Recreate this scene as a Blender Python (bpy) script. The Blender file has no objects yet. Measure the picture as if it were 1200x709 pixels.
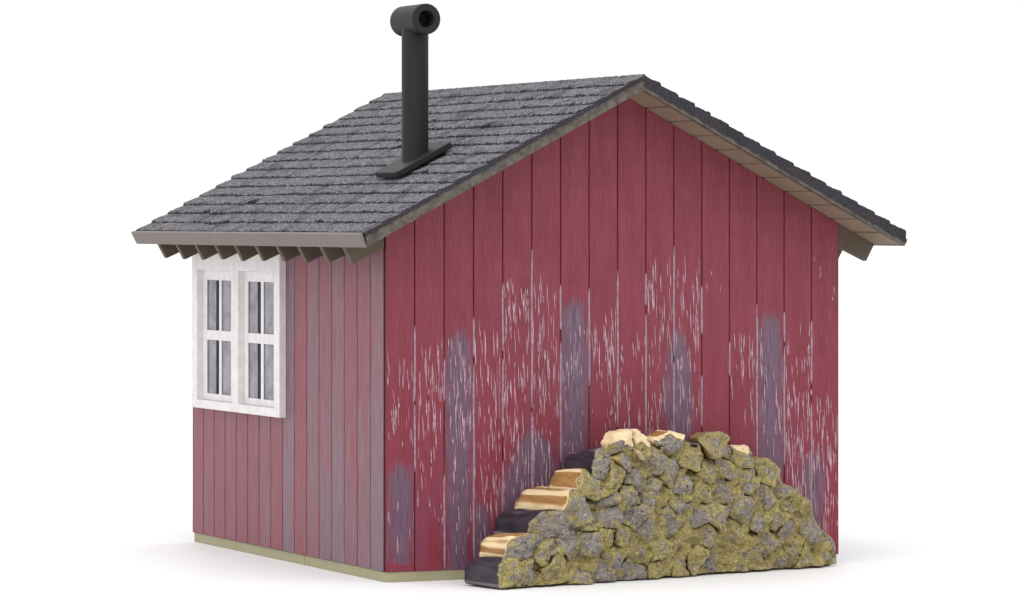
import bpy, bmesh, math, random
from mathutils import Vector, noise
R = random.Random(7)
S = bpy.context.scene
COL = S.collection

# ------------------------------------------------------------------ sizes (1 unit = one board of the gable wall)
W, L = 16.0, 17.25                 # shed width and length
SLOPE = 0.521
OH = 1.85                          # rake overhang, front and back
def soffit(x): return 15.27 - SLOPE*abs(x-8)
def rooftop(x): return 15.74 - SLOPE*abs(x-8)
BASE = 0.32                        # foundation strip height

# measured marks on the gable wall, in wall units
GROOVES=[(1, 7.91, 5.58, 0.7),(1, 5.48, 3.39, 0.8),(2, 3.31, 0.32, 0.8),(2, 6.89, 5.57, 0.35),(3, 8.15, 0.44, 0.9),(4, 9.19, 7.08, 0.5),(4, 6.86, 4.41, 0.6),(4, 3.66, 2.06, 0.4),(5, 10.28, 5.3, 1),(5, 5.19, 2.3, 0.9),(6, 9.17, 3.56, 0.9),(7, 9.03, 5.96, 1),(8, 9.59, 4.64, 0.8),(9, 9.5, 4.21, 0.7),(10, 10.37, 6.83, 0.8),(10, 6.67, 4.27, 0.6),(11, 9.08, 7.53, 0.7),(11, 6.22, 4.58, 0.6),(12, 7.29, 6.2, 0.25),(13, 8.49, 3.3, 0.8),(14, 8.23, 3.27, 0.9),(15, 7.92, 5.87, 0.8),(15, 5.71, 1.72, 0.6),]
STROKES=[(0.05, 0.97, 4.27, 6.92, 26, 0.7),(1.08, 1.95, 4.77, 7.3, 34, 0.86),(1.08, 1.95, 1.86, 4.79, 16, 0.54),(2.1, 2.91, 4.75, 7.55, 40, 0.65),(2.1, 2.91, 0.5, 4.77, 26, 0.65),(3.02, 3.9, 5.26, 7.81, 22, 0.92),(3.02, 3.9, 1.0, 5.28, 40, 0.7),(4.02, 4.9, 8.19, 9.13, 20, 0.59),(4.02, 4.9, 4.71, 8.33, 44, 0.76),(4.02, 4.9, 2.3, 4.73, 34, 0.65),(5.02, 5.94, 6.3, 9.12, 30, 0.92),(5.02, 5.94, 2.27, 6.31, 54, 0.7),(6.03, 6.95, 4.66, 7.91, 22, 0.59),(7.04, 7.94, 6.13, 8.03, 24, 1.08),(7.04, 7.94, 3.56, 6.28, 12, 0.43),(8.06, 8.97, 3.81, 7.34, 24, 0.65),(9.06, 9.94, 7.59, 9.72, 22, 0.97),(9.06, 9.94, 4.33, 7.6, 30, 0.7),(10.06, 10.92, 7.31, 9.72, 26, 0.97),(10.06, 10.92, 4.58, 7.32, 26, 0.76),(11.05, 11.94, 8.94, 9.49, 3, 0.32),(12.06, 12.96, 4.81, 7.43, 22, 0.92),(13.06, 13.93, 3.69, 7.56, 22, 0.76),(14.03, 14.94, 5.32, 7.68, 18, 0.65),(14.03, 14.94, 1.72, 5.61, 60, 0.86),(15.03, 15.98, 0.86, 5.18, 64, 0.86),(6.03, 6.95, 3.59, 4.68, 10, 0.54),(0.05, 0.97, 1.1, 2.44, 6, 0.49),(15.03, 15.98, 8.63, 10.02, 4, 0.32),]
PATCHES=[
 [(8.13, 2.47, 2.53),(7.63, 2.18, 2.82),(7.1, 2.07, 2.94),(5.3, 2.04, 2.97),(3.18, 2.04, 2.94),(2.12, 2.04, 2.91),(0.32, 2.1, 2.82),],
 [(9.04, 6.36, 6.47),(8.58, 6.12, 6.77),(7.91, 6.0, 6.95),(6.03, 6.0, 6.98),(3.07, 6.0, 6.92),],
 [(8.14, 10.1, 10.19),(7.54, 9.85, 10.37),(6.78, 9.76, 10.59),(5.42, 9.73, 10.65),(3.52, 9.76, 10.62),],
 [(8.6, 13.49, 13.62),(8.05, 13.21, 13.84),(7.28, 13.06, 13.96),(5.36, 13.03, 13.96),(2.88, 13.03, 13.96),],
 [(4.01, 0.43, 0.54),(3.55, 0.17, 0.94),(2.97, 0.05, 1.0),(1.13, 0.05, 0.97),(0.54, 0.2, 0.83),],
 [(4.97, 4.96, 5.14),(4.18, 4.55, 5.64),(3.39, 4.2, 5.94),(2.33, 3.87, 5.94),(0.99, 4.02, 5.79),],
 [(4.16, 15.0, 15.13),(3.53, 14.78, 15.35),(2.84, 14.59, 15.47),(1.46, 14.53, 15.41),(0.63, 14.65, 15.29),],
 [(2.89, 3.02, 3.14),(2.09, 2.97, 3.49),(1.03, 2.97, 3.73),(0.28, 3.02, 3.58),],
 [(4.11, 7.76, 7.94),(3.44, 7.28, 8.0),(2.5, 7.13, 8.0),],
 [(4.14, 6.33, 6.98),(3.07, 6.09, 7.28),(2.0, 5.94, 7.28),],
]


# ------------------------------------------------------------------ helpers
def mesh_obj(name, verts, faces, mats, parent=None, mi=None, attrs=None, smooth=False):
    me = bpy.data.meshes.new(name)
    me.from_pydata([tuple(v) for v in verts], [], faces)
    for m in (mats if isinstance(mats, (list, tuple)) else [mats]): me.materials.append(m)
    if mi: me.polygons.foreach_set('material_index', mi)
    if attrs:
        for k, vals in attrs.items():
            a = me.attributes.new(k, 'FLOAT', 'POINT'); a.data.foreach_set('value', vals)
    if smooth: me.polygons.foreach_set('use_smooth', [True]*len(me.polygons))
    me.update()
    o = bpy.data.objects.new(name, me); COL.objects.link(o)
    if parent: o.parent = parent
    return o
class MB:
    def __init__(s): s.v=[]; s.f=[]; s.m=[]
    def add(s, vs, fs, m=0):
        n=len(s.v); s.v+= [tuple(v) for v in vs]; s.f+=[tuple(i+n for i in f) for f in fs]; s.m+=[m]*len(fs)
    def box(s, x0,x1,y0,y1,z0,z1, m=0):
        s.add([(x,y,z) for x in (x0,x1) for y in (y0,y1) for z in (z0,z1)],
              [(0,1,3,2),(4,6,7,5),(0,4,5,1),(2,3,7,6),(0,2,6,4),(1,5,7,3)], m)
    def prism_y(s, pts, y0, y1, m=0):      # polygon in XZ extruded along Y
        n=len(pts)
        s.add([(x,y0,z) for x,z in pts]+[(x,y1,z) for x,z in pts],
              [tuple(range(n)), tuple(range(2*n-1,n-1,-1))]+[(i,(i+1)%n+0,(i+1)%n+n,i+n) for i in range(n)], m)
    def build(s, name, mats, parent=None, bevel=0, smooth=False, seg=2):
        o = mesh_obj(name, s.v, s.f, mats, parent, s.m)
        bm = bmesh.new(); bm.from_mesh(o.data); bmesh.ops.recalc_face_normals(bm, faces=bm.faces); bm.to_mesh(o.data); bm.free()
        if bevel:
            b=o.modifiers.new('bevel','BEVEL'); b.width=bevel; b.segments=seg; b.limit_method='ANGLE'; b.angle_limit=math.radians(30)
        return o
def empty(name, loc, label=None, cat=None, group=None):
    o=bpy.data.objects.new(name,None); COL.objects.link(o); o.location=loc; o.empty_display_size=.3
    if label: o['label']=label; o['category']=cat
    if group: o['group']=group
    return o

# ------------------------------------------------------------------ materials
class NT:
    def __init__(s, name, rough=.6, spec=.35):
        s.m=bpy.data.materials.new(name); s.m.use_nodes=True; s.t=s.m.node_tree; s.b=s.t.nodes['Principled BSDF']
        s.b.inputs['Roughness'].default_value=rough; s.b.inputs['Specular IOR Level'].default_value=spec
        s.tc=s.t.nodes.new('ShaderNodeTexCoord')
    def L(s,a,b): s.t.links.new(a,b)
    def coord(s, scale=(1,1,1), loc=(0,0,0)):
        n=s.t.nodes.new('ShaderNodeMapping'); n.inputs['Scale'].default_value=scale; n.inputs['Location'].default_value=loc
        s.L(s.tc.outputs['Object'], n.inputs['Vector']); return n.outputs['Vector']
    def noise(s, scale=(1,1,1), detail=4, rough=.55, loc=(0,0,0), dist=0):
        n=s.t.nodes.new('ShaderNodeTexNoise'); n.inputs['Scale'].default_value=1; n.inputs['Detail'].default_value=detail
        n.inputs['Roughness'].default_value=rough; n.inputs['Distortion'].default_value=dist
        s.L(s.coord(scale,loc), n.inputs['Vector']); return n.outputs['Fac']
    def vor(s, scale, feature='F1'):
        n=s.t.nodes.new('ShaderNodeTexVoronoi'); n.feature=feature; n.inputs['Scale'].default_value=1
        s.L(s.coord(scale), n.inputs['Vector']); return n.outputs['Distance']
    def attr(s, name):
        n=s.t.nodes.new('ShaderNodeAttribute'); n.attribute_name=name; return n.outputs['Fac']
    def math(s, op, a, b=0.0, clamp=False):
        n=s.t.nodes.new('ShaderNodeMath'); n.operation=op; n.use_clamp=clamp
        for k,v in ((0,a),(1,b)):
            if isinstance(v,(int,float)): n.inputs[k].default_value=v
            else: s.L(v,n.inputs[k])
        return n.outputs[0]
    def step(s, v, lo, hi, to0=0., to1=1.):
        n=s.t.nodes.new('ShaderNodeMapRange'); n.interpolation_type='SMOOTHSTEP'
        s.L(v,n.inputs[0]); n.inputs[1].default_value=lo; n.inputs[2].default_value=hi; n.inputs[3].default_value=to0; n.inputs[4].default_value=to1
        return n.outputs[0]
    def mix(s, f, a, b, mode='MIX'):
        n=s.t.nodes.new('ShaderNodeMix'); n.data_type='RGBA'; n.blend_type=mode
        for k,v in ((0,f),(6,a),(7,b)):
            if isinstance(v,(int,float)): n.inputs[k].default_value=v
            elif isinstance(v,tuple): n.inputs[k].default_value=(*v,1)
            else: s.L(v,n.inputs[k])
        return n.outputs[2]
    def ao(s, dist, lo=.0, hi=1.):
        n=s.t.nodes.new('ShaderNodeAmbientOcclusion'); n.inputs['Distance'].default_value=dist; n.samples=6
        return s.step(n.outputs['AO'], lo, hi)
    def bump(s, h, strength=.4, dist=.05):
        n=s.t.nodes.new('ShaderNodeBump'); n.inputs['Strength'].default_value=strength; n.inputs['Distance'].default_value=dist
        s.L(h,n.inputs['Height']); s.L(n.outputs[0], s.b.inputs['Normal'])
    def color(s, c):
        if isinstance(c,tuple): s.b.inputs['Base Color'].default_value=(*c,1)
        else: s.L(c,s.b.inputs['Base Color'])
        return s.m
def srgb(r,g,b):
    f=lambda v:(v/255/12.92 if v<=10 else ((v/255+.055)/1.055)**2.4)
    return (f(r)*.82,f(g)*.82,f(b)*.82)

def gable_paint():
    n=NT('red_gable_paint', .55, .3)
    g1=n.noise((24,1,.45),6,.66); g2=n.noise((60,1,1.3),3,.6,(3,0,9)); g3=n.noise((1.3,1,.22),3)
    c=n.mix(n.step(n.noise((2.5,1,.3),2,.5,(0,0,0)), .35,.65), srgb(130,55,66), srgb(139,61,76))
    # lower part of the wall is a touch more crimson
    sep=n.t.nodes.new('ShaderNodeSeparateXYZ'); n.L(n.tc.outputs['Object'],sep.inputs[0])
    low=n.step(sep.outputs['Z'], 2.0, 9.5, 1., 0.)
    c=n.mix(n.math('MULTIPLY',low,.45), c, srgb(140,38,62))
    c=n.mix(n.math('MULTIPLY',n.step(g1,.5,.66),.45), c, srgb(112,38,54))
    c=n.mix(n.math('MULTIPLY',n.step(g2,.50,.68),.48), c, srgb(172,90,104))
    pg=n.math('MULTIPLY', n.step(g3,.55,.72), low)
    c=n.mix(n.math('MULTIPLY',pg,.35), c, srgb(112,74,100))
    # worn grey patches, broken up along the grain
    w=n.attr('wear')
    wv=n.math('ADD', w, n.math('MULTIPLY', n.math('SUBTRACT',g1,.5), 3.0))
    m=n.step(wv,.38,.72)
    gcol=n.mix(n.step(g2,.38,.66), srgb(80,76,96), srgb(134,126,142))
    gcol=n.mix(n.math('MULTIPLY',low,.35), gcol, srgb(96,72,100))
    c=n.mix(n.math('MULTIPLY',m,.76), c, gcol)
    c=n.mix(n.math('MULTIPLY',n.attr('groove'),.85), c, srgb(84,20,34))
    n.bump(n.math('ADD',g1,n.math('MULTIPLY',g2,.6)), .35, .03)
    return n.color(c)
def side_paint():
    n=NT('faded_side_paint', .45, .45)
    g1=n.noise((1,16,.35),5,.6); g2=n.noise((1,62,.9),3,.65,(0,3,9)); g3=n.noise((1,7,.12),4,.6,(0,5,2))
    c=n.mix(n.step(g2,.38,.62), srgb(122,42,58), srgb(154,82,97))
    w=n.attr('wear')
    wv=n.math('ADD', w, n.math('MULTIPLY', n.math('SUBTRACT',g1,.5), 2.2))
    m=n.step(wv,.35,.8)
    gc=n.mix(n.step(g2,.38,.62), srgb(98,82,98), srgb(142,122,134))
    c=n.mix(n.math('MULTIPLY',m,.85), c, gc)
    c=n.mix(n.math('MULTIPLY',n.step(g3,.55,.68),.4), c, srgb(168,60,84))
    c=n.mix(n.math('MULTIPLY',n.attr('groove'),.9), c, srgb(58,22,36))
    n.bump(n.math('ADD',g1,g2), .45, .03)
    return n.color(c)
def plain(name, c, rough=.6, spec=.3, var=.25, sc=3, bump=.15, bs=40, dark=None):
    n=NT(name,rough,spec)
    d=dark or tuple(v*.6 for v in c)
    f=n.noise((sc,sc,sc),5,.6); f2=n.noise((bs,bs,bs),3,.6)
    cc=n.mix(n.math('MULTIPLY',n.step(f,.35,.7),var*2), c, d)
    n.bump(f2,bump,.02)
    return n.color(cc)
def shingle_mat():
    n=NT('granular_shingle', .85, .2)
    a=n.noise((9,9,9),4,.8); b=n.noise((24,24,24),2,.8,(4,4,4)); c0=n.noise((.9,.9,.9),4,.6); v=n.vor((14,14,14))
    c=n.mix(n.step(b,.40,.60), srgb(60,59,64), srgb(184,181,187))
    c=n.mix(n.math('MULTIPLY',n.step(a,.47,.55),.6), c, srgb(62,59,68))
    c=n.mix(n.math('MULTIPLY',n.step(c0,.5,.66),.6), c, srgb(64,62,68))
    c=n.mix(n.math('MULTIPLY',n.step(n.noise((.5,2.2,.5),5,.7,(5,5,5)),.55,.66),.4), c, srgb(168,160,168))
    c=n.mix(n.math('MULTIPLY',n.step(v,.0,.22,1.,0.),.5), c, srgb(206,200,206))
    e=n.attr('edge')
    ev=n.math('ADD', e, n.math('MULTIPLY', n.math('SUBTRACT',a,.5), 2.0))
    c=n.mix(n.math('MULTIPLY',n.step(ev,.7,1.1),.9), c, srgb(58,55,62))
    n.bump(n.math('ADD',n.math('ADD',a,b),v), .9, .06)
    return n.color(c)
def log_front():
    n=NT('painted_log_end', .6, .3)
    a=n.noise((1.6,1.6,1.6),4,.6); b=n.noise((4.5,4.5,4.5),6,.72,(3,1,0),.6); d=n.noise((24,24,24),3,.7); h=n.noise((11,11,11),4,.7,(8,8,1),.8)
    e=n.attr('endf')
    tone=n.attr('tone')
    t=n.math('ADD', n.math('ADD', n.math('MULTIPLY',e,.45), n.math('MULTIPLY',n.math('SUBTRACT',b,.5),4.2)), n.math('SUBTRACT',tone,.36))
    olive=n.mix(n.step(d,.35,.65), srgb(192,172,100), srgb(242,224,152))
    olive=n.mix(n.math('MULTIPLY',n.step(a,.45,.62),.5), olive, srgb(166,144,116))
    grey=n.mix(n.step(d,.35,.65), srgb(150,143,150), srgb(208,199,200))
    c=n.mix(n.math('MULTIPLY',n.step(t,.2,.6),.92), olive, grey)
    c=n.mix(n.math('MULTIPLY',n.step(h,.56,.62),.8), c, srgb(248,234,180))
    c=n.mix(n.math('MULTIPLY',n.step(h,.36,.44,1.,0.),.75), c, srgb(92,80,50))
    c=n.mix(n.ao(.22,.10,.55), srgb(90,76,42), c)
    v=n.vor((3.2,3.2,3.2))
    n.bump(n.math('ADD',n.math('ADD',n.math('ADD',b,h),n.math('MULTIPLY',d,.5)),n.math('MULTIPLY',v,1.2)), 1.0, .15)
    return n.color(c)
def log_side(name, base, hi, dark, hival):
    # strokes run along the log: coordinates are compressed along the log's own axis (local Y)
    n=NT(name,.5,.35)
    a=n.noise((1.6,.5,1.6),4,.5); b=n.noise((5,1.2,5),4,.6,(2,0,2))
    c=n.mix(n.math('MULTIPLY',n.step(b,.42,.6),.7), base, dark)
    c=n.mix(n.step(n.attr('ridge'),hival,hival+.06), c, hi)
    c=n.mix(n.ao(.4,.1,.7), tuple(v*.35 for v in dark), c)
    n.bump(n.math('ADD',a,b), .5, .06)
    return n.color(c)

M_gable=gable_paint(); M_side=side_paint()
M_streak=plain('bare_wood_fleck', srgb(206,176,186), .6,.2,.4,6,dark=srgb(158,104,124))
M_seam=plain('exposed_seam', srgb(172,152,166), .6,.2,.4,3,dark=srgb(140,90,112))
M_found=plain('olive_foundation', srgb(176,170,138), .65,.25,.2,1.2,dark=srgb(158,150,120))
M_trim=plain('taupe_trim', srgb(124,113,107), .55,.35,.25,1.5,.2,30,dark=srgb(112,103,97))
M_rake=plain('rake_grey', srgb(108,100,92), .6,.3,.5,5,.3,25,dark=srgb(72,67,62))
M_soff=plain('soffit_board', srgb(152,134,114), .6,.3,.2,1.2,dark=srgb(130,113,95))
M_raft=plain('rafter_brown', srgb(98,84,70), .6,.3,.2,2,dark=srgb(82,70,58))
M_shin=shingle_mat()
M_black=plain('black_plastic', srgb(37,36,41), .55,.25,.15,3,.10,40,dark=srgb(32,31,36))
M_bore=plain('dark_bore', srgb(22,22,24), .6,.3,.1)  # near-black tone meant for the bore of the cap
M_white=plain('white_trim_paint', srgb(246,241,241), .5,.35,.22,3,.15,20,dark=srgb(212,206,208))
M_curt=plain('grey_blind', srgb(196,193,196), .8,.1,.4,1.6,.3,9,dark=srgb(150,146,150))
M_dark=plain('dark_interior', srgb(30,26,29), .8,.1,.1)
def glass():
    m=bpy.data.materials.new('window_glass'); m.use_nodes=True; t=m.node_tree; t.nodes.clear()
    o=t.nodes.new('ShaderNodeOutputMaterial'); mx=t.nodes.new('ShaderNodeMixShader'); tr=t.nodes.new('ShaderNodeBsdfTransparent'); gl=t.nodes.new('ShaderNodeBsdfGlossy')
    tr.inputs[0].default_value=(.93,.93,.95,1); gl.inputs['Roughness'].default_value=.15
    nz=t.nodes.new('ShaderNodeTexNoise'); nz.inputs['Scale'].default_value=2
    mr=t.nodes.new('ShaderNodeMapRange'); mr.inputs[3].default_value=.015; mr.inputs[4].default_value=.05
    t.links.new(nz.outputs['Fac'],mr.inputs[0]); t.links.new(mr.outputs[0],mx.inputs[0])
    t.links.new(tr.outputs[0],mx.inputs[1]); t.links.new(gl.outputs[0],mx.inputs[2]); t.links.new(mx.outputs[0],o.inputs[0]); return m
M_glass=glass()
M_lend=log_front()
M_tan=log_side('split_wood_tan', srgb(186,140,84), srgb(255,230,184), srgb(158,114,66), .555)
M_ochre=log_side('ochre_bark', srgb(160,138,84), srgb(196,170,112), srgb(128,106,62), .72)
M_cream=log_side('split_wood_cream', srgb(250,228,188), srgb(255,240,214), srgb(238,204,154), .7)
M_bark=log_side('dark_bark', srgb(62,54,64), srgb(124,114,122), srgb(36,31,40), .66)
M_moss=log_side('mossy_bark', srgb(150,134,84), srgb(190,170,110), srgb(112,94,56), .72)
def floor_mat():
    n=NT('white_tabletop',.6,.15)
    f=n.noise((.05,.05,.05),3,.5)
    return n.color(n.mix(f,(.80,.80,.805),(.83,.83,.83)))
M_floor=floor_mat()

# ------------------------------------------------------------------ tabletop
o=mesh_obj('ground', [(-1500,-600,0),(1500,-600,0),(1500,3000,0),(-1500,3000,0)], [(0,1,2,3)], M_floor); o['kind']='structure'

# ------------------------------------------------------------------ shed
shed=empty('shed',(0,0,0),'small weathered red wooden shed with grey shingle roof, standing alone on the white tabletop','shed')

# gable wall: sixteen vertical boards with V grooves
def patch_value(x,z):
    best=0
    for pl in PATCHES:
        for (z1,a1,b1),(z0,a0,b0) in zip(pl,pl[1:]):
            if z0<=z<=z1:
                t=(z-z0)/(z1-z0) if z1>z0 else 0
                a=a0+(a1-a0)*t; b=b0+(b1-b0)*t
                soft=.34
                v=min((x-a)/soft,(b-x)/soft)*.5+.5
                v*=min(1,(pl[0][0]-z)/.95+.2)
                best=max(best,max(0,min(1,v)))
        zt=pl[0][0]
    return best
def groove_cols(n, width, g=.030, k=10):
    cols=[]
    for i in range(n):
        if i>0: pass
        for j in range(k+1):
            if j==0:
                cols.append(((i+0.0)*width, 1.0)); cols.append((i*width+g*.9,0.0))
            elif j<k: cols.append(((i+j/k)*width,0.0))
            else: cols.append(((i+1)*width-g*.9,0.0))
    cols.append((n*width,1.0))
    return cols
WG = [R.uniform(-.0,.012) for _ in range(17)]
def gable_wall(y_front, sign, name):
    cols=groove_cols(16,1.0); rows=150
    v=[];f=[];mi=[];wear=[];gr=[]
    nc=len(cols)
    for ci,(x,g) in enumerate(cols):
        xx=min(max(x,.03),16)
        zt=soffit(xx)-.015
        i=min(15,int(x+1e-6)); off=WG[i]
        for r in range(rows+1):
            z=BASE+(zt-BASE)*r/rows
            ed = x<.001 or x>15.999
            y=(.0 if ed else g*.05)+off*(1-g)+.004*noise.noise(Vector((x*3,z*.7,0)))
            v.append((xx,y_front+sign*y,z)); wear.append(patch_value(x,z)); gr.append(g)
    for ci in range(nc-1):
        for r in range(rows):
            a=ci*(rows+1)+r; b=a+rows+1
            f.append((a,b,b+1,a+1) if sign>0 else (a,a+1,b+1,b)); mi.append(0)
    # backing slab
    n0=len(v)
    yb=y_front+sign*.3; yf=y_front+sign*.09
    poly=[(.03,BASE),(16,BASE),(16,soffit(16)-.02),(8,soffit(8)-.02),(.03,soffit(.03)-.02)]
    for yy in (yf,yb):
        for x,z in poly: v.append((x,yy,z)); wear.append(0); gr.append(.5)
    f.append((n0+5,n0+6,n0+7,n0+8,n0+9)); mi.append(0)
    for k in range(5): f.append((n0+k,n0+(k+1)%5,n0+5+(k+1)%5,n0+5+k)); mi.append(0)
    # the thin edges of the front skin
    nn=len(v)
    for x in (.03,16.0):
        zt=soffit(x)-.015
        for yy,zz in ((y_front,BASE),(yb,BASE),(yb,zt),(y_front,zt)): v.append((x,yy,zz)); wear.append(0); gr.append(.9)
        f.append((nn,nn+1,nn+2,nn+3)); mi.append(0); nn+=4
    if sign>0:
        r2=random.Random(21)
        def quadstrip(pts,m,yy):
            n=len(v)
            for (xl,xr,z) in pts:
                v.append((xl,yy,z)); v.append((xr,yy,z)); wear.extend([0,0]); gr.extend([0,0])
            for k in range(len(pts)-1): f.append((n+2*k,n+2*k+1,n+2*k+3,n+2*k+2)); mi.append(m)
        # pale exposed wood in the seams between boards
        for (gi,z1,z0,s) in GROOVES:
            if abs(z1-z0)<.2: continue
            segs=[]; z=z0
            while z<z1:
                ln=r2.uniform(2.5,6)*(.3+s); segs.append((z,min(z1,z+ln))); z+=ln+r2.uniform(.12,.4)
            for a,b in segs:
                pts=[]; k=max(3,int((b-a)/.12)); wd=.028+.006*s
                for q in range(k+1):
                    t=q/k; zz=a+(b-a)*t; ww=wd*min(1,8*t+.3,8*(1-t)+.3)*r2.uniform(.9,1.08)
                    c=gi+.006*math.sin(zz*2)
                    pts.append((c-ww,c+ww*.9,zz))
                quadstrip(pts,2,y_front-.004)
        # flecks where the paint has flaked along the grain
        for (x0,x1,z0,z1,n,lm) in STROKES:
            anchors=[(r2.uniform(x0,x1),r2.uniform(z0,z1)) for _ in range(max(2,n//7))]
            for q in range(int(n*1.3)):
                if r2.random()<.35:
                    ax,az=r2.choice(anchors); cx=ax+r2.gauss(0,.10); cz=az+r2.gauss(0,.45)
                else: cx=r2.uniform(x0,x1); cz=r2.uniform(z0,z1)
                cx=min(max(cx,x0+.02),x1-.02); cz=min(max(cz,z0),z1)
                ln=lm*r2.uniform(.22,1.0); wd=r2.uniform(.006,.017)*(1.3 if r2.random()<.15 else 1); tilt=r2.gauss(-.035,.035)
                k=6; pts=[]; ph=r2.uniform(0,6); am=r2.uniform(0,.009)
                cz=max(cz,BASE+.1+ln/2)
                for qq in range(k+1):
                    t=qq/k; ww=wd*(math.sin(math.pi*min(1,max(.0,t*.9+.05)))**.6)*r2.uniform(.7,1.15)
                    xx=cx+tilt*(t-.5)*ln+am*math.sin(ph+t*5)
                    pts.append((xx-ww,xx+ww,cz+(t-.5)*ln))
                quadstrip(pts,1,y_front-.006-.0004*(q%7))
    o=mesh_obj(name,v,f,[M_gable,M_streak,M_seam],shed,mi,{'wear':wear,'groove':gr})
    return o
gable_wall(0.0,1,'gable_wall'); gable_wall(L,-1,'gable_wall')

# side walls
WIN=(8.38,16.72,4.71,10.15)
wear_shade=[.58,.38,.30,.56,.42,.62,.32,.75,.26,.48,.34,.28,.36,.26,.38,.28,.42]  # grey wear per board; beside the window it also paints its shadow band
def side_wall(x_front,sign,name,window):
    bw=(L-.1)/16; cols=groove_cols(16,bw,.05,4); rows=140
    v=[];f=[];wear=[];gr=[]
    zt=11.0
    for (yy,g) in cols:
        y=.1+yy; i=min(15,int(yy/bw+1e-6))
        for r in range(rows+1):
            z=BASE+.02+(zt-BASE-.02)*r/rows
            v.append((x_front+sign*(g*.06+.004*noise.noise(Vector((y*3,z*.5,5)))),y,z)); 
            w=wear_shade[i]
            if i<5 : w+=.25*max(0,min(1,(7-z)/5))
            wear.append(w); gr.append(g)
    nc=len(cols)
    for c in range(nc-1):
        for r in range(rows):
            a=c*(rows+1)+r; b=a+rows+1
            if window:
                yc=(v[a][1]+v[b][1])/2; zc=(v[a][2]+v[a+1][2])/2
                if 8.6<yc<16.5 and 4.9<zc<9.7: continue
            f.append((a,a+1,b+1,b) if sign>0 else (a,b,b+1,a+1))
    n0=len(v)
    # front and rear thickness strips, and bottom
    for yy in (.1,L):
        for xx,zz in ((x_front,BASE+.02),(x_front+sign*.28,BASE+.02),(x_front+sign*.28,zt),(x_front,zt)):
            v.append((xx,yy,zz)); wear.append(.3); gr.append(.9)
        f.append(tuple(range(len(v)-4,len(v))))
    # inner skin
    xi=x_front+sign*.28
    rects=[(.1,L,BASE,4.9),(.1,8.6,4.9,9.7),(16.5,L,4.9,9.7),(.1,L,9.7,zt)] if window else [(.1,L,BASE,zt)]
    for a,b,c,d in rects:
        for yy,zz in ((a,c),(b,c),(b,d),(a,d)): v.append((xi,yy,zz)); wear.append(0); gr.append(1)
        f.append(tuple(range(len(v)-4,len(v))))
    return mesh_obj(name,v,f,[M_side],shed,None,{'wear':wear,'groove':gr})
side_wall(0.0,1,'side_wall',True); side_wall(W,-1,'side_wall',False)

# foundation skirt, in lengths with an open joint
b=MB()
b.box(.05,15.95,.03,.35,0,BASE); b.build('foundation',M_found,shed,.02)
b=MB(); b.box(.04,.36,.12,6.83,0,BASE+.01); b.box(.04,.36,6.87,L-.05,0,BASE+.01); b.box(15.64,15.96,.4,L-.05,0,BASE); b.box(.4,15.6,L-.36,L-.04,0,BASE); b.build('foundation',M_found,shed,.02)
b=MB(); b.box(.45,15.55,.45,L-.45,.06,.2); b.build('shed_floor',M_dark,shed)
b=MB(); b.box(3.2,3.3,.5,L-.5,.3,12.5); b.build('dark_backing',M_dark,shed)  # added near-black sheet behind the blinds, the unlit interior put into its colour

# roof deck with soffit joints
xe=9.39
def deck_profile():
    low=[]
    xs=[-1.39]
    joints=[]
    k=9.0-8
    js=[8+ .15+.845*q for q in range(1,11)]
    js=[x for x in js if x<17.2]
    js=sorted([16-x for x in js]+js)
    low.append((8-xe,soffit(8-xe)))
    done=False
    for x in js:
        if x>8 and not done: low.append((8,soffit(8))); done=True
        low+= [(x-.05,soffit(x-.05)),(x-.03,soffit(x)+.11),(x+.03,soffit(x)+.11),(x+.05,soffit(x+.05))]
    low.append((8+xe,soffit(8+xe)))
    top=[(8+xe+.07,soffit(8+xe)+.17-.03),(8,soffit(8)+.22),(8-xe-.14,soffit(8-xe)+.34-.06)]
    return low+top
b=MB(); b.prism_y(deck_profile(),-OH+.22,L+OH-.22); roof=b.build('roof_deck',M_soff,shed)
# rake boards (left and right, front and back)
def rake(xa,xb,tha,y0,y1):
    b=MB(); n=60; pts=[]; r=random.Random(int(xa*10+y0))
    for k in range(n+1):
        x=xa+(xb-xa)*k/n; pts.append((x,soffit(x)-.012+.012*noise.noise(Vector((x*2,y0,0)))))
    for k in range(n,-1,-1):
        x=xa+(xb-xa)*k/n; pts.append((x,soffit(x)+tha+.02*noise.noise(Vector((x*5,y0,3)))))
    # two-sided strip as quads
    m=len(pts)//2; v=[];f=[]
    for yy in (y0,y1):
        for k in range(m): v.append((pts[k][0],yy,pts[k][1]))
        for k in range(m): v.append((pts[2*m-1-k][0],yy,pts[2*m-1-k][1]))
    q=2*m
    for k in range(m-1):
        f.append((k,k+1,m+k+1,m+k)); f.append((q+k,q+m+k,q+m+k+1,q+k+1))
        f.append((k,q+k,q+k+1,k+1)); f.append((m+k,m+k+1,q+m+k+1,q+m+k))
    f.append((0,m,q+m,q)); f.append((m-1,q+m-1,q+2*m-1,2*m-1))
    b.add(v,f); return b.build('rake_board',M_rake,shed)
for y0,y1 in ((-OH,-OH+.22),(L+OH-.22,L+OH)):
    rake(8-xe,8,.37,y0,y1); rake(8.001,8+xe,.21,y0,y1)
# eave fascia boards, square to the slope
for sgn in (-1,1):
    xa=8+sgn*xe; z=soffit(xa); xb=xa+sgn*.16; t=.34
    nx,nz=sgn*.462,.887
    t=.46 if sgn<0 else .24
    p=[(xa-sgn*.02,z-.01),(xa+sgn*.02,z-.03),(xa+sgn*.02+nx*t,z-.03+nz*t),(xa-sgn*.07+nx*t,z+.03+nz*t)]
    b=MB(); b.prism_y(p,-OH-.006,L+OH+.006); b.build('eave_fascia',M_trim,shed,.015)
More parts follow.
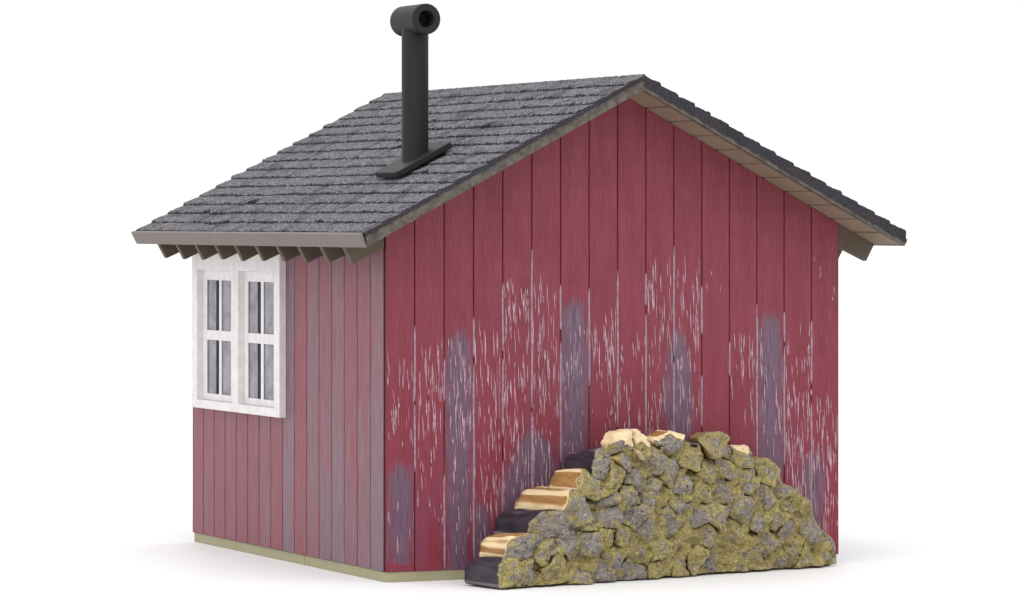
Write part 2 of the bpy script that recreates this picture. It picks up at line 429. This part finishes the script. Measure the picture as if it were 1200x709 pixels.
# rafter tails
for sgn in (-1,1):
    xw=8+sgn*8
    for k in range(10):
        y=.02+1.885*k
        if k==9: y=L-.30
        pts=[(xw-sgn*.0+sgn*.005,soffit(xw)+.05),(8+sgn*9.37,soffit(8+sgn*9.37)+.03),(xw+sgn*1.38,10.44),(xw+sgn*1.06,9.85),(xw+sgn*.005,10.30)]
        pts=[pts[0],(8+sgn*9.37,soffit(8+sgn*9.37)+.02),(8+sgn*9.06,9.84+.02*math.sin(k*2.3)),(xw+sgn*.005,10.32)]
        b=MB(); b.prism_y(pts,y,y+.24); b.build('rafter_tail',M_raft,shed,.035)

# shingles: sixteen courses a side, granular and uneven
def shingle_slope(sgn, cols, name):
    NC=16; q=8
    ylo,yhi=-OH-.03,L+OH+.02
    e0=9.44; cl=e0/NC
    v=[];f=[];edge=[]
    rr=random.Random(5 if sgn<0 else 9)
    tabs=[]
    for c in range(NC):
        y=ylo; t=[]
        while y<yhi:
            w=rr.uniform(.55,1.15); t.append((y,y+w,rr.gauss(0,.010),rr.gauss(0,.008),rr.uniform(0,1))); y+=w
        tabs.append(t)
    def tab(c,y):
        for t in tabs[c]:
            if t[0]<=y<t[1]: return t
        return tabs[c][-1]
    rowsz=[]
    for j in range(cols+1):
        y=ylo+(yhi-ylo)*j/cols
        for c in range(NC):
            t=tab(c,y)
            jag=t[2]+.05*noise.noise(Vector((y*4,c*3.1,0)))+.04*noise.noise(Vector((y*13,c*1.7,4)))
            lift=.085+t[3]+.03*noise.noise(Vector((y*3,c*2.2,7)))
            # a few lifted and broken tabs seen on the slope
            if sgn<0:
                for (cc,ya,yb,dj,dl) in ((1,11.5,13.6,.14,.06),(2,13.2,15.2,.12,.05),(3,12.0,12.9,-.26,.02),(2,14.6,15.6,-.12,.0),(9,7.2,8.3,-.2,.03),(1,3.0,3.9,-.12,.02),(6,1.5,2.4,-.12,.03),(1,7.0,8.6,.06,.04),(11,3.4,5.0,.08,.05),(10,8.2,9.6,.12,.05),(12,9.0,11.0,.10,.04)):
                    if cc==c and ya<y<yb: jag+=dj*math.sin((y-ya)/(yb-ya)*math.pi)**.5; lift+=dl
            d_low=e0-c*cl+jag if c>0 else e0+jag*.35
            d_up=e0-(c+1)*cl-.02
            if c==NC-1: d_up=0.0
            for r in range(q+1):
                s=r/q
                s2=s**1.15
                d=d_low+(d_up-d_low)*s2
                h=lift*(1-s)+.0
                if r==0: h=lift-.035; dd=d
                nz_=.020*noise.noise(Vector((d*9,y*6,c)))+.022*noise.noise(Vector((d*17,y*11,c)))
                x=8+sgn*d
                z=15.70-SLOPE*d-.0+h+nz_
                if c==NC-1 and r==q: z=15.76+.02*noise.noise(Vector((y*4,0,0)))
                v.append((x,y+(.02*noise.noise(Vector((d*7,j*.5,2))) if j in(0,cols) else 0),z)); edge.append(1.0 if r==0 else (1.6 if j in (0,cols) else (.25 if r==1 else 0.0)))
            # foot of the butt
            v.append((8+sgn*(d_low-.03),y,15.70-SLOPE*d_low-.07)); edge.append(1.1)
    per=NC*(q+2)
    def idx(j,c,r): return j*per+c*(q+2)+r     # r=q+1 is the butt foot
    for j in range(cols):
        for c in range(NC):
            for r in range(q):
                a=idx(j,c,r);b2=idx(j,c,r+1);c2=idx(j+1,c,r+1);d2=idx(j+1,c,r)
                f.append((a,b2,c2,d2) if sgn>0 else (a,d2,c2,b2))
            a=idx(j,c,q+1);b2=idx(j,c,0);c2=idx(j+1,c,0);d2=idx(j+1,c,q+1)
            f.append((a,b2,c2,d2) if sgn>0 else (a,d2,c2,b2))
    # skirts at the rakes
    for j in (0,cols):
        n0=len(v); seq=[(c,r) for c in range(NC) for r in range(q+1)]
        for (c,r) in seq:
            x,y,z=v[idx(j,c,r)]
            jg=.05*noise.noise(Vector((x*4,3,0)))+.03*noise.noise(Vector((x*11,3,0)))
            off=.34 if sgn<0 else .13
            d=abs(x-8)
            bz=min(z-.01, 15.27-SLOPE*d+off-.03+jg)
            v.append((x,y,bz)); edge.append(2.2)
        for k in range(len(seq)-1):
            a=idx(j,*seq[k]);b2=idx(j,*seq[k+1]); f.append((a,b2,n0+k+1,n0+k))
    return mesh_obj(name,v,f,[M_shin],shed,None,{'edge':edge},smooth=False)
shingle_slope(-1,420,'shingles'); shingle_slope(1,200,'shingles')

# stovepipe on the left slope
px,py=2.6,3.7
def lathe(b, prof, axis, org, n=48, m=0):
    vs=[];fs=[]
    for (r,h) in prof:
        for k in range(n):
            a=2*math.pi*k/n; ca,sa=math.cos(a)*r,math.sin(a)*r
            if axis=='z': vs.append((org[0]+ca,org[1]+sa,org[2]+h))
            else: vs.append((org[0]+ca,org[1]+h,org[2]+sa))
    for p in range(len(prof)-1):
        for k in range(n): fs.append((p*n+k,p*n+(k+1)%n,(p+1)*n+(k+1)%n,(p+1)*n+k))
    b.add(vs,fs,m)
zt=rooftop(px)
b=MB(); lathe(b,[(.43,-.6),(.43,17.5-zt)],'z',(px,py,zt)); pipe=b.build('stovepipe',M_black,shed)
for p in pipe.data.polygons: p.use_smooth=True
b=MB()
for yo in (-1,1):
    prof=[(.0,.02),(.24,.02),(.25,-.62),(.27,-.735),(.46,-.735),(.49,-.71),(.49,0)] if False else None
lathe(b,[(.0,-.3),(.26,-.3),(.265,-.90),(.28,-.925),(.465,-.925),(.49,-.90),(.49,.90),(.465,.925),(.28,.925),(.265,.90),(.26,.3),(.0,.3)],'y',(px,py,17.58))
cap=b.build('pipe_cap',[M_black],pipe)
for p in cap.data.polygons: p.use_smooth=True
mod=cap.modifiers.new('e','EDGE_SPLIT'); mod.split_angle=math.radians(40)
b=MB(); lathe(b,[(.0,-.89),(.2645,-.89)],'y',(px,py,17.58))
# square flashing plate with clipped corners, lying on the slope
def plate():
    ux,uz=.887,.462; hx,hy,th,ch=1.08,.95,.20,.10
    o3=Vector((px,py,rooftop(px)+.10))
    pts=[(-hx+ch,-hy),(hx-ch,-hy),(hx,-hy+ch),(hx,hy-ch),(hx-ch,hy),(-hx+ch,hy),(-hx,hy-ch),(-hx,-hy+ch)]
    vs=[]
    for k in (0,1):
        for (a,c) in pts: vs.append(o3+Vector((a*ux-k*th*uz, c, a*uz+k*th*ux)))
    n=8; fs=[tuple(range(n)),tuple(range(2*n-1,n-1,-1))]+[(i,(i+1)%n,(i+1)%n+n,i+n) for i in range(n)]
    b=MB(); b.add(vs,fs); return b.build('flashing_plate',M_black,pipe,.03)
plate()

# window: one deep frame, two sashes
b=MB()
Y0,Y1,Z0,Z1=WIN; xf,xb=-.23,.04
op=[(8.82,12.20),(12.75,16.20)]
zl,zh=5.0,9.48
b.box(xf,xb,Y0,op[0][0],Z0,Z1); b.box(xf,xb,op[1][1],Y1,Z0,Z1)
b.box(xf-.003,xb,op[0][1],12.462,Z0+.003,Z1); b.box(xf,xb,12.488,op[1][0],Z0+.003,Z1)
b.box(xf+.02,xb,12.44,12.51,Z0+.01,Z1)
for a,c in op:
    b.box(xf+.002,xb,a,c,Z0,zl); b.box(xf+.002,xb,a,c,zh,Z1)
fr=b.build('window',M_white,shed,.022)
sash=[((8.82,12.20),((9.45,10.42),(10.66,11.84))),((12.75,16.20),((13.45,14.40),(14.63,15.81)))]
for (a,c),(pA,pB) in sash:
    b=MB(); x0,x1=-.012,.035
    b.box(x0,x1,a+.004,pA[0],zl+.004,zh-.004); b.box(x0,x1,pB[1],c-.004,zl+.004,zh-.004)
    b.box(x0+.012,x1,pA[1],pB[0],zl+.004,zh-.004)
    for (u,w) in (pA,pB):
        b.box(x0+.004,x1,u,w,zl+.004,5.23); b.box(x0+.004,x1,u,w,9.13,zh-.004); b.box(x0+.004,x1,u,w,7.07,7.41)
    sh=b.build('sash',M_white,fr,.016)
    for (u,w) in (pA,pB):
        for zz in ((5.22,7.08),(7.40,9.14)):
            b=MB(); b.box(.016,.022,u-.01,w+.01,zz[0],zz[1]); g=b.build('pane',M_glass,fr)
    # two hanging blinds with a dark slit between them
    g0,g1=(pB[0]+.10,pB[0]+.42)
    for (u,w) in ((a-.2,g0),(g1,c+.25)):
        n=24; vs=[];fs=[]
        for k in range(n+1):
            y=u+(w-u)*k/n; xx=.055+.004*noise.noise(Vector((y*2,0,0)))
            vs+=[(xx,y,4.95),(xx,y,9.66)]
        for k in range(n): fs.append((2*k,2*k+1,2*k+3,2*k+2))
        mesh_obj('window_blind',vs,fs,M_curt,shed,smooth=True)

# ------------------------------------------------------------------ woodpile
A=Vector((2.2,-3.84)); D=Vector((.97639,.216)); N=Vector((-.216,.97639))
pile=empty('woodpile',(A.x,A.y,0),'heap of split firewood with mossy grey log ends, stacked against the red gable wall','woodpile')
pile.rotation_euler=(0,0,math.atan2(D.y,D.x))
OUT=[(.75,.02),(.9,.75),(1.35,1.0),(1.65,1.35),(2.2,1.45),(2.85,1.7),(3.3,2.0),(3.75,2.5),(4.1,2.95),(4.35,3.5),(4.5,4.0),(4.5,4.3),(4.6,4.52),(4.85,4.68),(5.4,4.70),(5.85,4.5),(6.1,4.15),(6.25,4.05),(6.35,4.35),(6.9,4.62),(7.35,4.45),(7.6,4.1),(7.95,4.0),(8.05,4.4),(8.7,4.55),(9.15,4.3),(9.35,3.85),(9.6,4.05),(10.3,4.0),(10.25,3.62),
     (10.9,3.6),(11.3,3.3),(11.4,2.75),(11.75,2.6),(12.2,2.35),(12.55,2.2),(12.8,1.85),(12.85,1.25),(13.25,1.15),(13.55,.85),(13.6,.4),(13.75,.02)]
LEFT=[([(0,.02),(0,.50),(.12,.80),(.45,.97),(.9,.92),(1.1,.5),(1.1,.02)],1.95,-.05),
      ([(.50,.78),(.52,1.28),(.72,1.55),(1.2,1.68),(1.85,1.58),(2.0,.95),(1.2,.62)],2.05,.0),
      ([(1.60,1.40),(1.68,1.95),(2.0,2.25),(2.7,2.33),(3.4,1.9),(3.0,1.2),(1.9,1.1)],2.7,.05),
      ([(2.45,2.02),(2.55,2.42),(2.9,2.84),(3.55,3.0),(4.1,2.7),(3.9,1.9),(2.9,1.75)],2.85,.08),
      ([(3.25,2.75),(3.33,3.18),(3.65,3.5),(4.3,3.46),(4.7,2.9),(3.8,2.5)],2.1,.12),
      ([(3.75,3.2),(3.82,3.75),(4.1,4.08),(4.65,4.15),(5.1,3.6),(4.5,3.0)],1.9,.18)]
seeds=[(4.85,4.32),(5.6,4.28),(6.2,3.75),(6.75,4.2),(7.6,3.75),(8.6,4.15),(9.85,3.7),(10.85,3.2)]
rs=random.Random(13)
def inside(p,poly):
    x,y=p; r=False
    for (x0,y0),(x1,y1) in zip(poly,poly[1:]+poly[:1]):
        if (y0>y)!=(y1>y) and x<(x1-x0)*(y-y0)/(y1-y0)+x0: r=not r
    return r
tries=0
while tries<9000:
    tries+=1
    p=(rs.uniform(.3,13.6),rs.uniform(.25,4.3))
    if not inside(p,OUT): continue
    if min(math.hypot(p[0]-q[0],(p[1]-q[1])*1.05) for q in seeds)>.63: seeds.append(p)
def clip(poly, px_, py_, nx, ny):        # keep the side where (p-P).n <= 0
    out=[]
    for i in range(len(poly)):
        a=poly[i]; c=poly[(i+1)%len(poly)]
        da=(a[0]-px_)*nx+(a[1]-py_)*ny; dc=(c[0]-px_)*nx+(c[1]-py_)*ny
        if da<=0: out.append(a)
        if (da<0 and dc>0) or (da>0 and dc<0):
            t=da/(da-dc); out.append((a[0]+(c[0]-a[0])*t,a[1]+(c[1]-a[1])*t))
    return out
def resample(poly,n):
    ln=[math.hypot(poly[(i+1)%len(poly)][0]-p[0],poly[(i+1)%len(poly)][1]-p[1]) for i,p in enumerate(poly)]
    T=sum(ln); res=[]; i=0; acc=0
    for k in range(n):
        t=T*k/n
        while i<len(poly)-1 and acc+ln[i]<t: acc+=ln[i]; i+=1
        u=(t-acc)/ln[i] if ln[i] else 0; p=poly[i]; q=poly[(i+1)%len(poly)]
        res.append((p[0]+(q[0]-p[0])*u,p[1]+(q[1]-p[1])*u))
    return res
def area(p): return sum(p[i][0]*p[(i+1)%len(p)][1]-p[(i+1)%len(p)][0]*p[i][1] for i in range(len(p)))/2
NP=52
def make_log(k,poly,seed,side):
    r=random.Random(100+k)
    if area(poly)<0: poly=poly[::-1]
    pts=resample(poly,NP)
    for _ in range(1):
        pts=[((pts[i-1][0]+2*pts[i][0]+pts[(i+1)%NP][0])/4,(pts[i-1][1]+2*pts[i][1]+pts[(i+1)%NP][1])/4) for i in range(NP)]
    cx=sum(p[0] for p in pts)/NP; cz=sum(p[1] for p in pts)/NP
    Y0=A.y+D.y*cx
    avail=(-.10-Y0)/.976
    ln=min(3.35 if cz>1.5 else 3.0, avail)
    if cx<.9 and cz<.9: ln=1.95
    elif cx<1.9 and cz<1.7: ln=2.8
    if cx<6.2: ln=min(ln,1.25)
    if k in LEN: ln=min(LEN[k],avail)
    front=r.uniform(-.16,.16)+.12*max(0,cz-2.2)
    if ln<1.6: front=r.uniform(-.1,.12)
    if k in FRONT: front=FRONT[k]
    # a split end: two to four tilted facets meeting in ridges
    planes=[]
    for q in range(r.choice((2,3,3,4))):
        a=r.uniform(0,6.28); st=r.uniform(.25,1.0); ox,oz=r.uniform(-.2,.2),r.uniform(-.2,.2)
        planes.append((math.cos(a)*st,math.sin(a)*st,ox,oz,r.uniform(-.04,.04)))
    tx,tz=r.uniform(-.22,.22),r.uniform(-.30,.10)
    v=[];f=[];endf=[];ridge=[];tone=[]; tn=r.uniform(.05,.85); mi=[]
    soft=r.uniform(.03,.14)
    def frontd(x,z):
        d=front+(x-cx)*tx-(z-cz)*tz
        d+=max(p[0]*(x-cx-p[2])+p[1]*(z-cz-p[3])+p[4] for p in planes)*.75
        d+=.20*noise.noise(Vector((x*1.5,z*1.5,3.3)))+.12*noise.noise(Vector((x*3.1+k,z*3.1,k*1.3)))+.10*noise.noise(Vector((x*6.5,z*6.5,k)))+.05*noise.noise(Vector((x*14,z*14,k)))
        return d
    fr=[.14,.28,.42,.56,.68,.79,.88,.95,.985]
    v.append((cx,frontd(cx,cz),cz)); endf.append(1); ridge.append(.5); tone.append(tn)
    for t in fr:
        for (x,z) in pts:
            xx=cx+(x-cx)*t; zz=cz+(z-cz)*t
            d=frontd(xx,zz)+soft*max(0,(t-.78)/.2)**2
            v.append((xx,d,zz)); endf.append(max(0,1-t)*1.3+.02); ridge.append(.5); tone.append(tn)
    nr=len(fr)
    capm=CAPCREAM.get(k)
    for i in range(NP): f.append((0,1+(i+1)%NP,1+i)); mi.append(2 if capm and cz>capm else 0)
    for q in range(nr-1):
        for i in range(NP):
            a=1+q*NP+i; b2=1+q*NP+(i+1)%NP; f.append((a,b2,b2+NP,a+NP)); mi.append(2 if capm and v[a][2]+.10*math.sin(v[a][0]*9)>capm else 0)
    nb=18; base=1+(nr-1)*NP
    rnd=[noise.noise(Vector((math.cos(2*math.pi*i/NP)*1.6+k*5,math.sin(2*math.pi*i/NP)*1.6,k))) for i in range(NP)]
    rnd2=[noise.noise(Vector((math.cos(2*math.pi*i/NP)*3.4+k*7,math.sin(2*math.pi*i/NP)*3.4,k+9))) for i in range(NP)]
    # convexity of the outline: split edges catch the pale wood
    conv=[]
    for i in range(NP):
        a=pts[i-3];b2=pts[i];c=pts[(i+3)%NP]
        cr=(b2[0]-a[0])*(c[1]-b2[1])-(b2[1]-a[1])*(c[0]-b2[0]); l=math.hypot(b2[0]-a[0],b2[1]-a[1])*math.hypot(c[0]-b2[0],c[1]-b2[1])+1e-6
        conv.append(cr/l)
    sx=r.uniform(-.06,.06)
    for q in range(1,nb+1):
        t=q/nb
        for i,(x,z) in enumerate(pts):
            d0=frontd(x,z)+soft
            y=d0+(ln-d0)*t**1.3
            ee=math.sin(math.pi*min(1,t))
            wob=.05*rnd[i]+.03*rnd2[i]+.07*noise.noise(Vector((x*1.2,y*.9,z*1.2+k)))*min(1,t*3)+.03*noise.noise(Vector((x*4,y*2.4,z*4+k)))
            if z<.1: wob*=.2
            dx,dz=(x-cx),(z-cz); m=math.hypot(dx,dz) or 1
            sc=1-.10*t*(1+math.sin(k*1.7))/2-.25*max(0,t-.9)
            if k>=200:
                if dz>0: dz*=1-.22*t**1.4
                dx*=1-.12*t
            v.append((cx+dx*sc+dx/m*wob+sx*t, y, max(.012,cz+dz*sc+dz/m*wob)))
            endf.append(0); ridge.append(.44+conv[i]*.42+rnd[i]*.18+.08*noise.noise(Vector((y*1.1,x*2,z*2+k)))+ (.30 if t<.10 else 0)); tone.append(tn)
    for q in range(nb):
        for i in range(NP):
            a=base+q*NP+i; b2=base+q*NP+(i+1)%NP; f.append((a,b2,b2+NP,a+NP)); mi.append(0 if (q<1 and not capm) else 1)
    last=base+nb*NP
    v.append((cx+sx,ln,cz)); endf.append(.8); ridge.append(.5); tone.append(tn)
    for i in range(NP): f.append((last+i,last+(i+1)%NP,len(v)-1)); mi.append(0)
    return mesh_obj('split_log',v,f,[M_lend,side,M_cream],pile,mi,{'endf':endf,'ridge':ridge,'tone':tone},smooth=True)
LEN={0:.8,1:.95,2:1.3,3:1.1,4:1.3,5:.9,6:.8,7:1.2}
FRONT={}
CAPCREAM={0:4.28,1:4.24,3:4.40,6:3.85}
sidem={0:M_cream,1:M_cream,2:M_tan,3:M_tan,4:M_bark,5:M_ochre,6:M_cream,7:M_moss}
for q,(poly,ln_,fr_) in enumerate(LEFT):
    LEN[200+q]=ln_; FRONT[200+q]=fr_
    make_log(200+q,poly,None,(M_bark,M_tan,M_bark,M_tan,M_tan,M_bark)[q])
for k,s in enumerate(seeds):
    poly=list(OUT)
    for j,t in enumerate(seeds):
        if j==k: continue
        dx,dy=t[0]-s[0],t[1]-s[1]; dd=math.hypot(dx,dy)
        if dd>3.5: continue
        poly=clip(poly,(s[0]+t[0])/2-dx/dd*.008,(s[1]+t[1])/2-dy/dd*.008,dx,dy)
        if len(poly)<3: break
    if len(poly)<3 or abs(area(poly))<.06: continue
    side=sidem.get(k, M_moss if rs.random()<.6 else M_ochre)
    if k not in sidem and s[0]>11.0 and s[1]>1 and rs.random()<.6: side=M_cream
    make_log(k,poly,s,side)
# the mossy crust that has grown into the gaps between the log ends
v=[];f=[];endf=[];tone=[];gi={}
st=.06
OUTI=OUT
for i in range(int(13.8/st)+1):
    for j in range(int(4.7/st)+1):
        x=i*st; z=.015+j*st
        if x<.8+ .85*z: continue
        if all(inside((x+dx,z+dz),OUT) for dx,dz in ((0,.16),(.14,0),(-.14,0),(0,0))):
            y=.16+.16*max(0,z-2.2)*.8+.22*noise.noise(Vector((x*1.5,z*1.5,3.3)))+.22*noise.noise(Vector((x*2.6,z*2.6,50)))+.14*noise.noise(Vector((x*6,z*6,20)))+.06*noise.noise(Vector((x*15,z*15,8)))
            gi[(i,j)]=len(v); v.append((x,y,z)); endf.append(0); tone.append(.15)
for (i,j),a in gi.items():
    if (i+1,j) in gi and (i,j+1) in gi and (i+1,j+1) in gi: f.append((a,gi[(i+1,j)],gi[(i+1,j+1)],gi[(i,j+1)]))
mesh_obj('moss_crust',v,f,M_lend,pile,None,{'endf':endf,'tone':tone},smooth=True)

# ------------------------------------------------------------------ light
w=bpy.data.worlds.new('World'); S.world=w; w.use_nodes=True
wt=w.node_tree; bg=wt.nodes['Background']; bg.inputs[0].default_value=(1,1,1,1)
tcw=wt.nodes.new('ShaderNodeTexCoord'); sp=wt.nodes.new('ShaderNodeSeparateXYZ'); mr=wt.nodes.new('ShaderNodeMapRange')
wt.links.new(tcw.outputs['Generated'],sp.inputs[0]); wt.links.new(sp.outputs['Z'],mr.inputs[0])
mr.inputs[1].default_value=.12; mr.inputs[2].default_value=1; mr.inputs[3].default_value=1.02; mr.inputs[4].default_value=1.75
wt.links.new(mr.outputs[0],bg.inputs[1])
def area_light(name,loc,target,size,power,col=(1,1,1)):
    l=bpy.data.lights.new(name,'AREA'); l.energy=power; l.size=size; l.color=col; l.shape='SQUARE'
    o=bpy.data.objects.new(name,l); COL.objects.link(o); o.location=loc
    o.rotation_euler=(Vector(target)-Vector(loc)).to_track_quat('-Z','Y').to_euler(); return o
area_light('softbox',(-16,-26,62),(8,4,4),34,9000,(1,.99,.97))

# ------------------------------------------------------------------ camera
cd=bpy.data.cameras.new('camera'); cam=bpy.data.objects.new('camera',cd); COL.objects.link(cam); S.camera=cam
cam.location=(-47.4334,-112.7405,11.177); cam.rotation_euler=(math.pi/2,0,-.4303)
cd.sensor_width=36; cd.lens=4643.66/1200*36; cd.shift_y=-(354.5-258.3459)/1200; cd.clip_end=6000; cd.clip_start=1
S.view_settings.view_transform='Standard'; S.view_settings.look='None'; S.view_settings.exposure=0
